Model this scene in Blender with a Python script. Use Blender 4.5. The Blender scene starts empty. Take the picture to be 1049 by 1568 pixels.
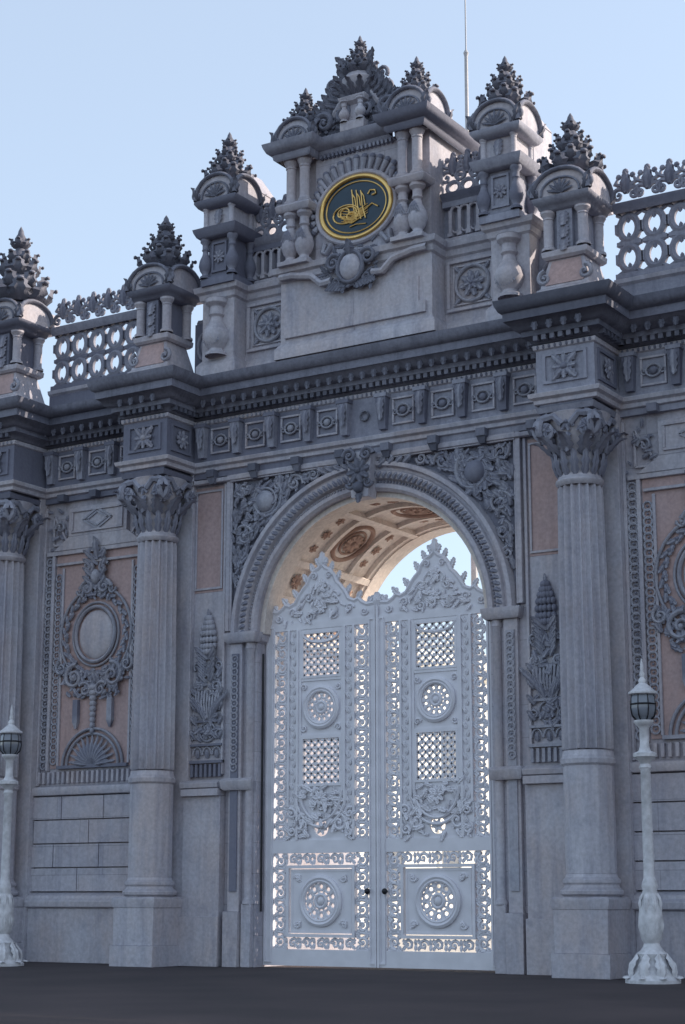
import bpy, math, random
import numpy as np
from functools import lru_cache
from mathutils import Vector
random.seed(7)
rad=math.radians
pi=math.pi
def nv(v):
    v=np.asarray(v,float); return v/ (np.linalg.norm(v)+1e-9)

# ------------------------------------------------------------ materials
def mat_new(name):
    m=bpy.data.materials.new(name); m.use_nodes=True
    nt=m.node_tree; b=nt.nodes['Principled BSDF']
    return m,nt,b
def stone(name,base,dark,warm=None,warm_amt=.3,top_dark=.5,joints=False,rough=.75,bump=.35,point=0):
    m,nt,b=mat_new(name); N=nt.nodes; L=nt.links
    tc=N.new('ShaderNodeTexCoord')
    def noise(scale,det,vec=None,ro=.6):
        n=N.new('ShaderNodeTexNoise'); n.inputs['Scale'].default_value=scale; n.inputs['Detail'].default_value=det
        n.inputs['Roughness'].default_value=ro
        L.new(vec or tc.outputs['Object'],n.inputs['Vector']); return n.outputs['Fac']
    def ramp(f,a,c):
        r=N.new('ShaderNodeMapRange'); r.inputs['From Min'].default_value=a; r.inputs['From Max'].default_value=c
        L.new(f,r.inputs['Value']); return r.outputs['Result']
    def mix(fac,c1,c2):
        x=N.new('ShaderNodeMix'); x.data_type='RGBA'
        for s,v in ((x.inputs[0],fac),(x.inputs[6],c1),(x.inputs[7],c2)):
            if hasattr(v,'links'): L.new(v,s)
            elif isinstance(v,(int,float)): s.default_value=v
            else: s.default_value=(*v,1)
        return x.outputs[2]
    def mul(a,k):
        x=N.new('ShaderNodeMath'); x.operation='MULTIPLY'
        L.new(a,x.inputs[0])
        if hasattr(k,'links'): L.new(k,x.inputs[1])
        else: x.inputs[1].default_value=k
        return x.outputs[0]
    mp=N.new('ShaderNodeMapping'); mp.inputs['Scale'].default_value=(3,3,.3); L.new(tc.outputs['Object'],mp.inputs['Vector'])
    big=ramp(noise(.55,5),.35,.68); st=ramp(noise(1.1,7,mp.outputs[0],.7),.48,.75); fine=noise(14,6)
    col=mix(mul(big,.35),base,dark)
    if warm: 
        mp2=N.new('ShaderNodeMapping'); mp2.inputs['Location'].default_value=(7,3,11);mp2.inputs['Scale'].default_value=(1,1,.6); L.new(tc.outputs['Object'],mp2.inputs['Vector'])
        col=mix(mul(ramp(noise(.8,6,mp2.outputs[0],.65),.42,.66),warm_amt),col,warm)
    col=mix(mul(st,.62),col,dark)
    blot=ramp(noise(3.2,5,None,.6),.55,.72); col=mix(mul(blot,.35),col,dark)
    g=N.new('ShaderNodeMapRange'); g.inputs['From Min'].default_value=.3;g.inputs['From Max'].default_value=.7
    g.inputs['To Min'].default_value=.85;g.inputs['To Max'].default_value=1.12; L.new(fine,g.inputs['Value'])
    hs=N.new('ShaderNodeHueSaturation'); L.new(col,hs.inputs['Color']); L.new(g.outputs[0],hs.inputs['Value']); col=hs.outputs[0]
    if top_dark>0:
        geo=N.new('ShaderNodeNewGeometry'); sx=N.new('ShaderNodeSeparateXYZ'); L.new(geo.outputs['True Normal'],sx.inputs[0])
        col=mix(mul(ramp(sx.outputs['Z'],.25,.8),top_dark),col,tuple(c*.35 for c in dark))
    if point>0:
        gp=N.new('ShaderNodeNewGeometry'); col=mix(mul(ramp(gp.outputs['Pointiness'],.52,.44),point),col,dark)  # crevice shade put into the colour to deepen the carved relief
    hgt=fine
    if joints:
        sp=N.new('ShaderNodeSeparateXYZ'); L.new(tc.outputs['Object'],sp.inputs[0])
        cb=N.new('ShaderNodeCombineXYZ'); L.new(sp.outputs['X'],cb.inputs[0]); L.new(sp.outputs['Z'],cb.inputs[1])
        br=N.new('ShaderNodeTexBrick'); L.new(cb.outputs[0],br.inputs['Vector'])
        br.inputs['Scale'].default_value=1; br.inputs['Mortar Size'].default_value=.006; br.inputs['Brick Width'].default_value=1.35
        br.inputs['Row Height'].default_value=.62; br.inputs['Mortar Smooth'].default_value=.2
        br.inputs['Color1'].default_value=(1,1,1,1);br.inputs['Color2'].default_value=(.86,.86,.88,1);br.inputs['Mortar'].default_value=(.5,.5,.5,1)
        x=N.new('ShaderNodeMix'); x.data_type='RGBA'; x.blend_type='MULTIPLY'; x.inputs[0].default_value=.8
        L.new(col,x.inputs[6]); L.new(br.outputs[0],x.inputs[7]); col=x.outputs[2]
    L.new(col,b.inputs['Base Color']); b.inputs['Roughness'].default_value=rough
    bp=N.new('ShaderNodeBump'); bp.inputs['Strength'].default_value=bump; bp.inputs['Distance'].default_value=.02
    L.new(hgt,bp.inputs['Height']); L.new(bp.outputs[0],b.inputs['Normal'])
    return m
def plain(name,col,rough=.5,metal=0,var=.12,scale=6):
    m,nt,b=mat_new(name); N=nt.nodes; L=nt.links
    n=N.new('ShaderNodeTexNoise'); n.inputs['Scale'].default_value=scale; n.inputs['Detail'].default_value=6
    tc=N.new('ShaderNodeTexCoord'); L.new(tc.outputs['Object'],n.inputs['Vector'])
    r=N.new('ShaderNodeMapRange'); r.inputs['From Min'].default_value=.3;r.inputs['From Max'].default_value=.7
    r.inputs['To Min'].default_value=1-var; r.inputs['To Max'].default_value=1+var; L.new(n.outputs['Fac'],r.inputs['Value'])
    hs=N.new('ShaderNodeHueSaturation'); hs.inputs['Color'].default_value=(*col,1); L.new(r.outputs[0],hs.inputs['Value'])
    L.new(hs.outputs[0],b.inputs['Base Color']); b.inputs['Roughness'].default_value=rough; b.inputs['Metallic'].default_value=metal
    return m
M={}
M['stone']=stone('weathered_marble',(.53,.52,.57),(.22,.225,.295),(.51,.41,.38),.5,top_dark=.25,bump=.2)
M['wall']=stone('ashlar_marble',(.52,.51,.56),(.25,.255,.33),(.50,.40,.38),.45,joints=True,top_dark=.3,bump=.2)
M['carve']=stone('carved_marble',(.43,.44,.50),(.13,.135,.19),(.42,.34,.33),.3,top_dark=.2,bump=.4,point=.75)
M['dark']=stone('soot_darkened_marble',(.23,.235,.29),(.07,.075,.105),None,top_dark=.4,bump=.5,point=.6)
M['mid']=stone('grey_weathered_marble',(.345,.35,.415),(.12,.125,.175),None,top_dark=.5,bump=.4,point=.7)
M['ground_relief']=stone('shade_toned_relief_ground',(.20,.205,.26),(.10,.10,.14),None,top_dark=0)  # dark backing colour stands in for shade behind the spandrel carving
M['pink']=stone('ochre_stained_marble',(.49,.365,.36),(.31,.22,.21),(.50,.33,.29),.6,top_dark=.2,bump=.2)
M['vault']=stone('vault_plaster',(.76,.70,.65),(.5,.43,.4),(.7,.56,.47),.35,top_dark=0,bump=.1)
M['vaultd']=stone('vault_ornament',(.38,.25,.20),(.24,.16,.13),None,top_dark=0,bump=.4)
M['paint']=plain('white_gate_paint',(.72,.71,.76),.4,0,.07,3)
M['paintb']=plain('lamp_white_paint',(.6,.6,.63),.5,0,.2,9)
M['knob']=plain('dark_iron',(.03,.03,.035),.4,.6)
M['gold']=plain('gilding',(.75,.5,.18),.35,.85,.1)
M['green']=plain('dark_teal_enamel',(.010,.035,.06),.35)
M['glass']=plain('smoky_lantern_glass',(.22,.24,.28),.15)
M['pole']=plain('flagpole_paint',(.45,.45,.47),.4)
M['cream']=plain('cream_render',(.86,.83,.76),.8,0,.05)
M['win']=plain('window_dark',(.15,.17,.2),.2)

# ------------------------------------------------------------ mesh builder
class MB:
    def __init__(s): s.V=[];s.F=[];s.n=0
    def add(s,v,f):
        v=np.asarray(v,float).reshape(-1,3); o=s.n
        s.V.append(v); s.n+=len(v)
        if isinstance(f,np.ndarray): s.F.extend((f+o).tolist())
        else: s.F.extend([[i+o for i in q] for q in f])
    def obj(s,name,mat,parent=None,bevel=0,angle=35,smooth=True):
        me=bpy.data.meshes.new(name)
        v=np.concatenate(s.V) if s.V else np.zeros((0,3))
        me.from_pydata(v.tolist(),[],s.F); me.update()
        if smooth:
            me.polygons.foreach_set('use_smooth',[True]*len(me.polygons))
            me.set_sharp_from_angle(angle=rad(angle))
        me.materials.append(mat)
        o=bpy.data.objects.new(name,me); bpy.context.scene.collection.objects.link(o)
        if parent: o.parent=parent
        if bevel:
            b=o.modifiers.new('bevel','BEVEL'); b.width=bevel; b.segments=1; b.limit_method='ANGLE'; b.angle_limit=rad(50)
        return o
def empty(name,loc=(0,0,0)):
    e=bpy.data.objects.new(name,None); bpy.context.scene.collection.objects.link(e); e.location=loc; return e
class Fr:
    def __init__(s,o=(0,0,0),ex=(1,0,0),ez=(0,0,1),n=(0,-1,0)):
        s.o=np.array(o,float); s.ex=np.array(ex,float); s.ez=np.array(ez,float); s.n=np.array(n,float)
    def pt(s,a,b,c=0):
        a,b,c=np.broadcast_arrays(np.asarray(a,float),np.asarray(b,float),np.asarray(c,float))
        return s.o+a[...,None]*s.ex+b[...,None]*s.ez+c[...,None]*s.n
    def d(s,a,b,c=0): return a*s.ex+b*s.ez+c*s.n
    def at(s,a,b,c): return Fr(s.pt(a,b,c),s.ex,s.ez,s.n)
@lru_cache(None)
def grid(n,m,cu,cv):
    f=[]
    for i in range(n if cu else n-1):
        for j in range(m if cv else m-1):
            i2=(i+1)%n; j2=(j+1)%m
            f.append((i*m+j,i2*m+j,i2*m+j2,i*m+j2))
    return np.array(f)
BOXF=[(0,1,3,2),(4,6,7,5),(0,4,5,1),(2,3,7,6),(0,2,6,4),(1,5,7,3)]
def box(B,F,a0,a1,b0,b1,c0,c1):
    B.add([F.pt(a,b,c) for a in (a0,a1) for b in (b0,b1) for c in (c0,c1)],BOXF)
def tbox(B,F,a,b0,b1,c,w0,d0,w1,d1):
    v=[F.pt(a+sx*w0,b0,c+sy*d0) for sx in(-1,1) for sy in(-1,1)]+[F.pt(a+sx*w1,b1,c+sy*d1) for sx in(-1,1) for sy in(-1,1)]
    B.add(v,[(0,1,3,2),(4,6,7,5),(0,4,5,1),(2,3,7,6),(0,2,6,4),(1,5,7,3)])
def mold(B,F,path,prof):
    p=np.array(path,float); n=len(p); d=np.diff(p,axis=0); d/=np.linalg.norm(d,axis=1)[:,None]
    nm=np.stack([-d[:,1],d[:,0]],1); off=[]
    for i in range(n):
        if i==0: off.append(nm[0])
        elif i==n-1: off.append(nm[-1])
        else: off.append((nm[i-1]+nm[i])/(1+nm[i-1]@nm[i]))
    V=[]
    for (o,b) in prof:
        for i in range(n): V.append(F.pt(p[i][0]+off[i][0]*o,b,p[i][1]+off[i][1]*o))
    B.add(V,grid(len(prof),n,False,False))
def sqmold(B,F,a,c,w,dd,prof):
    """closed square moulding around a block (w,dd half sizes)"""
    V=[]
    for (o,b) in prof:
        for sx,sy in((-1,-1),(1,-1),(1,1),(-1,1)): V.append(F.pt(a+sx*(w+o),b,c+sy*(dd+o)))
    n=len(prof); B.add(V,grid(n,4,False,True))
    B.F.append([B.n-4+i for i in range(4)]); B.F.append([B.n-4*n+i for i in range(4)])
def lathe(B,o,prof,seg=20,flutes=0,fd=.08):
    o=np.asarray(o,float); ph=np.arange(seg)*2*pi/seg
    k=np.ones(seg)
    if flutes: k=1-fd*np.abs(np.sin(ph*flutes/2))
    V=[]
    for r,z in prof:
        V.append(np.stack([o[0]+r*k*np.cos(ph),o[1]+r*k*np.sin(ph),np.full(seg,o[2]+z)],1))
    B.add(np.concatenate(V),grid(len(prof),seg,False,True))
    B.F.append([B.n-seg+i for i in range(seg)])
def tube(B,P,r,seg=6,nrm=None,closed=False,flat=1):
    P=np.asarray(P,float); n=len(P); r=np.broadcast_to(np.asarray(r,float),(n,))
    if closed: T=np.roll(P,-1,0)-np.roll(P,1,0)
    else: T=np.gradient(P,axis=0)
    T/=np.linalg.norm(T,axis=1)[:,None]+1e-9
    nr=np.array(nrm if nrm is not None else (0,-1,0),float)
    S=np.cross(T,nr); S/=np.linalg.norm(S,axis=1)[:,None]+1e-9
    N=np.cross(S,T)
    ph=np.arange(seg)*2*pi/seg+pi/seg
    V=P[:,None,:]+r[:,None,None]*(np.cos(ph)[None,:,None]*S[:,None,:]+flat*np.sin(ph)[None,:,None]*N[:,None,:])
    B.add(V.reshape(-1,3),grid(n,seg,closed,True))
def ring(B,F,a,b,ra,rb,r,c=0,n=28,seg=6,a0=0,a1=2*pi,flat=1):
    full=abs(a1-a0-2*pi)<1e-6
    t=np.linspace(a0,a1,n,endpoint=not full)
    tube(B,F.pt(a+ra*np.cos(t),b+rb*np.sin(t),c),r,seg,F.n,full,flat)
def ball(B,F,a,b,c,ra,rb=None,rc=None,n=8,m=10):
    rb=rb or ra; rc=rc or ra
    th=np.linspace(0.05,pi-.05,n)[:,None]; ph=(np.arange(m)*2*pi/m)[None,:]
    V=F.pt(a+ra*np.sin(th)*np.cos(ph),b+rb*np.cos(th)+0*ph,c+rc*np.sin(th)*np.sin(ph))
    B.add(V.reshape(-1,3),grid(n,m,False,True))
def leaf(B,o,t,n,L,W,curl=.25,bulge=.12,ser=4):
    t=nv(t); n=np.asarray(n,float); n=nv(n-(n@t)*t); s=np.cross(t,n)
    N=ser*2+1; u=np.linspace(0,1,N)
    w=W*.5*np.clip((u+.12)**.5*(1.02-u)**.6*1.55,0,1)*np.where(np.arange(N)%2==1,1.12,.75)
    ce=o+np.outer(L*(u-.25*curl*u**3),t)+np.outer(L*(bulge*np.sin(pi*np.minimum(u*1.2,1))+curl*u**2.5),n)
    xs=np.array([-1,-.5,0,.5,1]); hs=np.array([-.25,.22,-.02,.22,-.25])
    V=ce[:,None,:]+w[:,None,None]*xs[None,:,None]*s+w[:,None,None]*hs[None,:,None]*n
    B.add(V.reshape(-1,3),grid(N,5,False,False))
def pleaf(B,F,a,b,ang,L,W,c=0.0,curl=.2,ser=4):
    leaf(B,F.pt(a,b,c),F.d(math.cos(ang),math.sin(ang)),F.n,L,W,curl,.12,ser)
def rosette(B,F,a,b,r,n=8,c=0.02,W=.7):
    for i in range(n): pleaf(B,F,a,b,2*pi*i/n+.2,r,r*W,c,.15,3)
    ball(B,F,a,b,c+r*.12,r*.22,r*.22,r*.2,5,8)
def volute(B,F,a,b,r,ang,sg=1,turns=1.6,tr=.045,c=.04,leaves=4,end=.15,seg=6,out=1.0):
    n=int(14*turns)+4; t=np.linspace(0,1,n); th=ang+sg*t*turns*2*pi
    rr=r*(1-(1-end)*t**.8)
    P=F.pt(a+rr*np.cos(th),b+rr*np.sin(th),c+.03*t)
    tube(B,P,tr*(1-.5*t),seg,F.n)
    ball(B,F,a,b,c+.03,r*.2,r*.2,r*.18,5,8)
    for i in range(leaves):
        k=(i+.3)/leaves*min(1,1.0/turns); tt=ang+sg*k*turns*2*pi; r2=r*(1-(1-end)*k**.8)
        pleaf(B,F,a+r2*math.cos(tt),b+r2*math.sin(tt),tt-sg*.9,r*.55*out,r*.42*out,c,.25,3)
def fill(B,F,bb,test,n,size,c=.02,field=None):
    k=0;tries=0
    while k<n and tries<n*20:
        tries+=1
        a=random.uniform(bb[0],bb[1]); b=random.uniform(bb[2],bb[3])
        an=field(a,b) if field else random.uniform(0,2*pi)
        an+=random.uniform(-.9,.9); L=size*random.uniform(.7,1.3)
        if test(a,b) and test(a+L*math.cos(an),b+L*math.sin(an)):
            pleaf(B,F,a,b,an,L,L*.55,c+random.uniform(0,.03),random.uniform(.1,.4),3); k+=1
def line(B,F,pts,r,c=0,seg=4,flat=1):
    for p,q in zip(pts[:-1],pts[1:]):
        tube(B,np.array([F.pt(p[0],p[1],c),F.pt(q[0],q[1],c)]),r,seg,F.n,False,flat)
def rframe(B,F,a0,a1,b0,b1,w,c0,c1):
    box(B,F,a0,a1,b1-w,b1,c0,c1); box(B,F,a0,a1,b0,b0+w,c0,c1)
    box(B,F,a0,a0+w,b0+w,b1-w,c0,c1); box(B,F,a1-w,a1,b0+w,b1-w,c0,c1)
def guilloche(B,F,a,b0,b1,r,c=.03,tr=.02):
    n=max(1,int((b1-b0)/(r*1.7)))
    for i in range(n):
        b=b0+(i+.5)*(b1-b0)/n
        ring(B,F,a,b,r,r,tr,c,12,5); ball(B,F,a,b,c,r*.3,r*.3,r*.3,4,6)
BAL=[(.5,0),(.5,.05),(.34,.08),(.3,.12),(.5,.2),(.62,.32),(.55,.45),(.3,.6),(.25,.68),(.36,.72),(.3,.76),(.3,.86),(.5,.92),(.5,1)]
def baluster(B,F,a,b0,b1,c,w,seg=12):
    h=b1-b0; lathe(B,F.pt(a,b0,c),[(r*w,z*h) for r,z in BAL],seg)
COLN=[(.6,0),(.6,.06),(.45,.1),(.42,.14),(.42,.78),(.5,.8),(.42,.83),(.6,.92),(.65,.94),(.65,1)]
def colonnette(B,F,a,b0,b1,c,w,seg=12):
    h=b1-b0; lathe(B,F.pt(a,b0,c),[(r*w,z*h) for r,z in COLN],seg)
def finial(B,o,h,w):
    """carved crown: swelling core, whorls of back-curling acanthus with rolled tips"""
    o=np.asarray(o,float)
    lathe(B,o,[(w*.8,0),(w*.85,.05*h),(w*.6,.12*h),(w*.66,.2*h),(w*.6,.32*h),(w*.34,.4*h),(w*.42,.48*h),(w*.44,.56*h),(w*.26,.66*h),(w*.14,.72*h),(w*.2,.78*h),(w*.22,.84*h),(w*.12,.9*h),(w*.1,.94*h),(0.01,h)],12)
    for (zz,r,L,nn,ph,tw) in ((.0,.74,.30,8,0,.10),(.15,.6,.25,8,.5,.09),(.34,.36,.24,7,0,.08),(.5,.34,.18,7,.5,.07),(.72,.14,.14,6,0,.05)):
        for i in range(nn):
            an=2*pi*(i+ph)/nn; d=np.array([math.cos(an),math.sin(an),0])
            LL=L*h; p=o+d*r*w+np.array([0,0,zz*h])
            leaf(B,p,np.array([0,0,1])+d*.3,d,LL,LL*1.0,.42,.25,3)
            q=p+np.array([0,0,LL*.71])+d*(LL*.65)
            s=np.array([-d[1],d[0],0])*tw*w*1.3
            tube(B,[q-s,q-s*.6,q,q+s*.6,q+s],np.array([.2,.9,1.1,.9,.2])*tw*w*.7,6,(0,0,1))
def arcped(B,D,F,a,c,w,d,b,h):
    t=np.linspace(0,pi,13)
    for axis in (0,1):
        V=[]
        for e in(-1,1):
            for tt in t:
                x=math.cos(tt); z=b+h*math.sin(tt)**.8
                if axis==0: V.append(F.pt(a+w*x,z,c+e*d))
                else: V.append(F.pt(a+e*w,z,c+d*x))
        f=[(i,i+1,i+14,i+13) for i in range(12)]+[tuple(range(13)),tuple(range(13,26))]
        B.add(V,f)
    for e in(-1,1):
        P=F.pt(a+w*1.04*np.cos(t),b+(h+.03)*np.sin(t)**.8,c+e*(d+.03)); tube(D,P,.045,6,F.n)
        P=F.pt(a+w*.72*np.cos(t),b+h*.68*np.sin(t)**.8,c+e*(d+.02)); tube(D,P,.025,5,F.n)
        P=F.pt(a+e*(w+.03),b+(h+.03)*np.sin(t)**.8,c+d*1.04*np.cos(t)); tube(D,P,.055,6,F.ex)
    for k in range(7): pleaf(D,F,a,b+.03,pi*(k+.5)/7,h*.6,h*.2,c+d+.01,.12,3)
    for sx in(-1,1):
        for sy in(-1,1):
            dd=nv(F.d(sx,0,sy)); p=F.pt(a+sx*w*.92,b-.02,c+sy*d*.92)
            leaf(D,p,dd*.2+F.ez,dd,h*.8,h*.55,.35,.2,3)
        volute(D,Fr(F.o,F.ex*sx,F.ez,F.n),sx*a+w*1.0,b+.12,.13,pi*.5,-1,1.3,.045,c+d,2)
    box(B,F,a-w*.7,a+w*.7,b+.02,b+h*.98,c-d-.5,c-d+.01)
def crest(B,F,a,b,h,c=0):
    w=h*.42
    for s in(-1,1):
        G=Fr(F.pt(a,b,c),F.ex*s,F.ez,F.n)
        volute(B,G,w*.55,h*.26,h*.24,pi*.9,-1,1.2,h*.075,0,0,.2,5)
        tube(B,G.pt(np.array([0.03,.35,.75,.5])*w,np.array([.45,.55,.62,.85])*h,0),np.array([.06,.075,.08,.02])*h,5,F.n)
        ball(B,G,w*.5,h*.82,0,h*.09,h*.09,h*.06,5,7)
    for g in (Fr(F.pt(a,b,c),F.ex,F.ez,F.n),Fr(F.pt(a,b,c),F.ex,F.ez,-F.n)): pleaf(B,g,0,h*.3,pi/2,h*.66,h*.36,.02,.1,3)
    ball(B,F,a,b+h*.93,c,h*.1,h*.12,h*.08,5,7)

root=empty('monumental_palace_gateway')
ST,WA,CA,DK,MD,PK,VA,VD,GR=[MB() for _ in range(9)]

# ------------------------------------------------------------ arch core (full)
F0=Fr()
t=np.linspace(0,pi,49); Rv=2.75; zc=6.8; DEP=4.0
ax=Rv*np.cos(t); az=zc+Rv*np.sin(t)
for y in (0,DEP):
    V=[(ax[i],y,az[i]) for i in range(49)]+[(ax[i],y,12.3) for i in range(49)]
    WA.add(V,[(i,i+1,i+50,i+49) for i in range(48)])
V=[(ax[i],y,az[i]) for y in(0.002,DEP) for i in range(49)]
VA.add(V,[(i,i+1,i+50,i+49) for i in range(48)])
def vpt(ang,y,r=0): return np.array([(Rv-r)*math.cos(ang),y,zc+(Rv-r)*math.sin(ang)])
def vbox(B,a0,a1,y0,y1,h,n=6):
    V=[]
    for i in range(n+1):
        a=a0+(a1-a0)*i/n
        for (y,r) in((y0,-.02),(y0,h),(y1,h),(y1,-.02)): V.append(vpt(a,y,r))
    B.add(V,grid(n+1,4,False,False)); B.F.append([B.n-4+i for i in range(4)]); B.F.append([B.n-4*(n+1)+i for i in range(4)])
for y0,y1 in((.05,.5),(3.5,3.98)): vbox(VA,0.0,pi,y0,y1,.14,40)
angs=[0,18,36,70,110,144,162,180]
for g in angs: vbox(VA,rad(g-1.6),rad(g+1.6),.5,3.5,.13,2)
for y in (.5,1.28,2.6,3.38):
    for p,q in zip(angs[:-1],angs[1:]):
        vbox(VA,rad(p+1.6),rad(q-1.6),y,y+.12,.10,8)
def vframe(ang,y):
    er=np.array([math.cos(ang),0,math.sin(ang)]); et=np.array([-math.sin(ang),0,math.cos(ang)])
    return Fr(vpt(ang,y,.01),np.array([0,1.,0]),et,-er)
for p,q in zip(angs[:-1],angs[1:]):
    m=rad((p+q)/2)
    for y in(.95,2.0,3.0):
        G=vframe(m,y)
        big=(q-p>30)
        if big and y==2.0:
            ring(VD,G,0,0,.52,.52,.06,.03,24); ring(VD,G,0,0,.34,.34,.03,.03,20); rosette(VD,G,0,0,.3,10)
        elif big:
            for e in(-.45,0,.45): rosette(VD,G,0,e,.15,6)
        else:
            rosette(VD,G,0,0,.2,8)
            if y==2.0: rframe(VD,G,-.3,.3,-.3,.3,.03,-.01,.02)

# ------------------------------------------------------------ mirrored halves
CORN=[(0,11.62),(.06,11.64),(.1,11.74),(.2,11.76),(.2,11.86),(.32,11.9),(.38,12.02),(.46,12.04),(.46,12.2),(.52,12.22),(.58,12.34),(.6,12.44),(-.35,12.52)]
STRG=[(0,10.42),(.05,10.44),(.05,10.52),(.12,10.56),(.14,10.64),(0,10.68)]
LOWM=[(0,10.16),(.05,10.18),(.06,10.26),(0,10.28)]
PATH=[(0,.12),(4.4,.12),(4.4,1.12),(5.6,1.12),(5.6,0),(8.8,0),(8.8,1.12),(10,1.12),(10,0),(13.2,0),(13.2,1.12),(14.4,1.12),(14.4,0),(30,0)]
CB=.3   # how far the central attic block stands forward
for s in (1,-1):
    F=Fr(ex=(s,0,0))
    # ---- piers
    box(WA,F,2.75,5.6,0,12.3,-DEP,0)
    mold(ST,Fr(ex=(s,0,0)),[(2.75,-DEP),(2.75,-.02)],[(0,6.6),(.08,6.65),(.1,6.78),(0,6.82)])
    # jamb shafts
    box(ST,F,2.78,3.02,0,1.25,0,.12); box(ST,F,3.05,3.42,0,1.1,0,.2)
    lathe(ST,F.pt(2.9,1.25,.02),[(.13,0),(.13,.05),(.1,.1),(.09,.15),(.09,5.2),(.12,5.25),(.1,5.32),(.15,5.5),(.15,5.55)],14)
    box(ST,F,3.08,3.38,1.1,6.75,0,.1)
    box(CA,F,3.14,3.32,1.5,6.4,.1,.13)
    guilloche(CA,F,3.23,3.95,6.35,.075,.14,.018)
    mold(ST,F,[(2.72,-.3),(2.72,.16),(3.42,.16),(3.42,0)],[(0,6.62),(.04,6.66),(.07,6.78),(.07,6.84),(-.1,6.86)])
    mold(ST,F,[(2.76,.13),(3.44,.21),(3.44,0)],[(0,3.55),(.04,3.6),(.06,3.75),(0,3.8)])
    # archivolt (half)
    tt=np.linspace(0,pi/2,33)
    prof=[(2.72,-.06),(2.72,.06),(2.78,.12),(2.86,.12),(2.88,.06),(2.94,.06),(2.97,.16),(3.12,.18),(3.15,.1),(3.2,.1),(3.23,.2),(3.32,.2),(3.36,.0)]
    V=[F.pt(r*math.cos(a),zc+r*math.sin(a),c) for r,c in prof for a in tt]
    ST.add(V,grid(len(prof),33,False,False))
    for i in range(38):
        a=(i+.5)*pi/2/38
        leaf(CA,F.pt(2.97*math.cos(a),zc+2.97*math.sin(a),.17),F.d(math.cos(a-.5),math.sin(a-.5)),F.n,.17,.11,.1,.2,2)
    for i in range(60):
        a=(i+.5)*pi/2/60; ball(CA,F,2.91*math.cos(a),zc+2.91*math.sin(a),.07,.03,.03,.03,4,6)
    # spandrel
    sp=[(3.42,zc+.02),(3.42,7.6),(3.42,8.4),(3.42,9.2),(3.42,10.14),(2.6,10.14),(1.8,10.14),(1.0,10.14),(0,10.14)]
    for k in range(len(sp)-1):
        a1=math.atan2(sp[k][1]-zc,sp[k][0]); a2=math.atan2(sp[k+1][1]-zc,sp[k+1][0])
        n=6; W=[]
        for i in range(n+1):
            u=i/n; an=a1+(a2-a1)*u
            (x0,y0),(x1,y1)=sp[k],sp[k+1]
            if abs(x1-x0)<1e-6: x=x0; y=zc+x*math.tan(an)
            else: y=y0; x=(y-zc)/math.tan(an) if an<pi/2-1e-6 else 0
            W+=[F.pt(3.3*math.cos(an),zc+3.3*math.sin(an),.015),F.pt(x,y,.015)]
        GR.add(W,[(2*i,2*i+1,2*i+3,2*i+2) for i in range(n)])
    def inside(a,b): return math.hypot(a,b-zc)>3.4 and 0.25<a<3.36 and b<10.12
    for (a,b,r,an,sg) in [(2.52,9.62,.5,2.2,1),(1.78,9.92,.22,3.3,-1),(3.05,8.92,.27,.3,1),(3.12,8.35,.2,1.5,-1),(1.3,10.05,.13,3,1),(3.2,7.9,.14,1.5,1),(2.2,9.95,.16,1.2,1),(3.1,9.95,.2,.7,-1)]:
        volute(CA,F,a,b,r,an,sg,1.5 if r<.4 else 1.2,.05*(.6+r),.08,6)
    ball(CA,F,2.52,9.62,.08,.24,.24,.16,8,16); ring(CA,F,2.52,9.62,.28,.28,.03,.1)
    fill(CA,F,(.25,3.36,7.3,10.12),inside,150,.24,.05,lambda a,b: math.atan2(b-zc,a)+pi/2)
    fill(CA,F,(.25,3.36,7.3,10.12),inside,60,.15,.09)
    # frame of spandrel
    box(ST,F,3.42,3.52,6.9,10.3,0,.12); box(ST,F,3.56,3.62,3.9,10.3,0,.07)
    box(ST,F,0,3.42,10.14,10.3,0,.14)
    tube(ST,F.pt(np.array([3.4,3.4]),np.array([6.9,10.14]),.08),.035,6,F.n)
    # stained panel beside column, with carved fountain
    box(PK,F,3.64,4.42,7.8,10.12,0,.02); box(ST,F,3.64,4.42,3.85,7.8,0,.018)
    rframe(ST,F,3.66,4.4,7.85,10.05,.05,.02,.05)
    ca=3.98
    box(ST,F,3.52,4.48,3.45,3.6,0,.3); mold(ST,F,[(3.52,.22),(4.5,.22)],[(0,3.6),(.08,3.62),(.1,3.72),(0,3.78)])
    box(ST,F,3.52,4.48,0,3.45,0,.2); box(ST,F,3.5,4.5,0,1.0,.2,.26)
    for i in range(7): 
        box(CA,F,3.6+i*.12,3.66+i*.12,3.86,4.12,.02,.1)
    box(CA,F,3.56,4.42,4.14,4.2,.02,.12)
    for i in (-1,0,1):
        ring(CA,F,ca+i*.25,4.32,.11,.16,.02,.06,12,5,0,pi); pleaf(CA,F,ca+i*.25,4.25,pi/2,.2,.14,.05)
    box(CA,F,3.58,4.4,4.5,4.55,.02,.1)
    rosette(CA,F,ca,4.8,.17,8,.05); ring(CA,F,ca,4.8,.2,.2,.025,.05)
    for e in(-1,1):
        G=Fr(F.pt(ca,0,0),F.ex*e,F.ez,F.n)
        volute(CA,G,.3,4.75,.13,-1,1,1.3,.03,.05,3); volute(CA,G,.22,5.75,.15,-1.2,1,1.4,.035,.06,4); volute(CA,G,.27,6.2,.11,-1,1,1.3,.03,.06,3)
        tube(CA,G.pt(np.array([.05,.16,.28,.24,.3]),np.array([5.0,5.15,5.4,5.6,5.9]),.06),.035,6,F.n)
        for k in range(5): pleaf(CA,G,.04+.05*k,5.0+.08*k,1.2-.1*k,.5,.15,.05,.2)
        for k in range(5): pleaf(CA,G,.05,5.85+.12*k,.9-.05*k,.3,.13,.07,.4)
        for k in range(4): pleaf(CA,G,.28,4.65+.3*k,.9,.25,.14,.06,.3)
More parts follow.
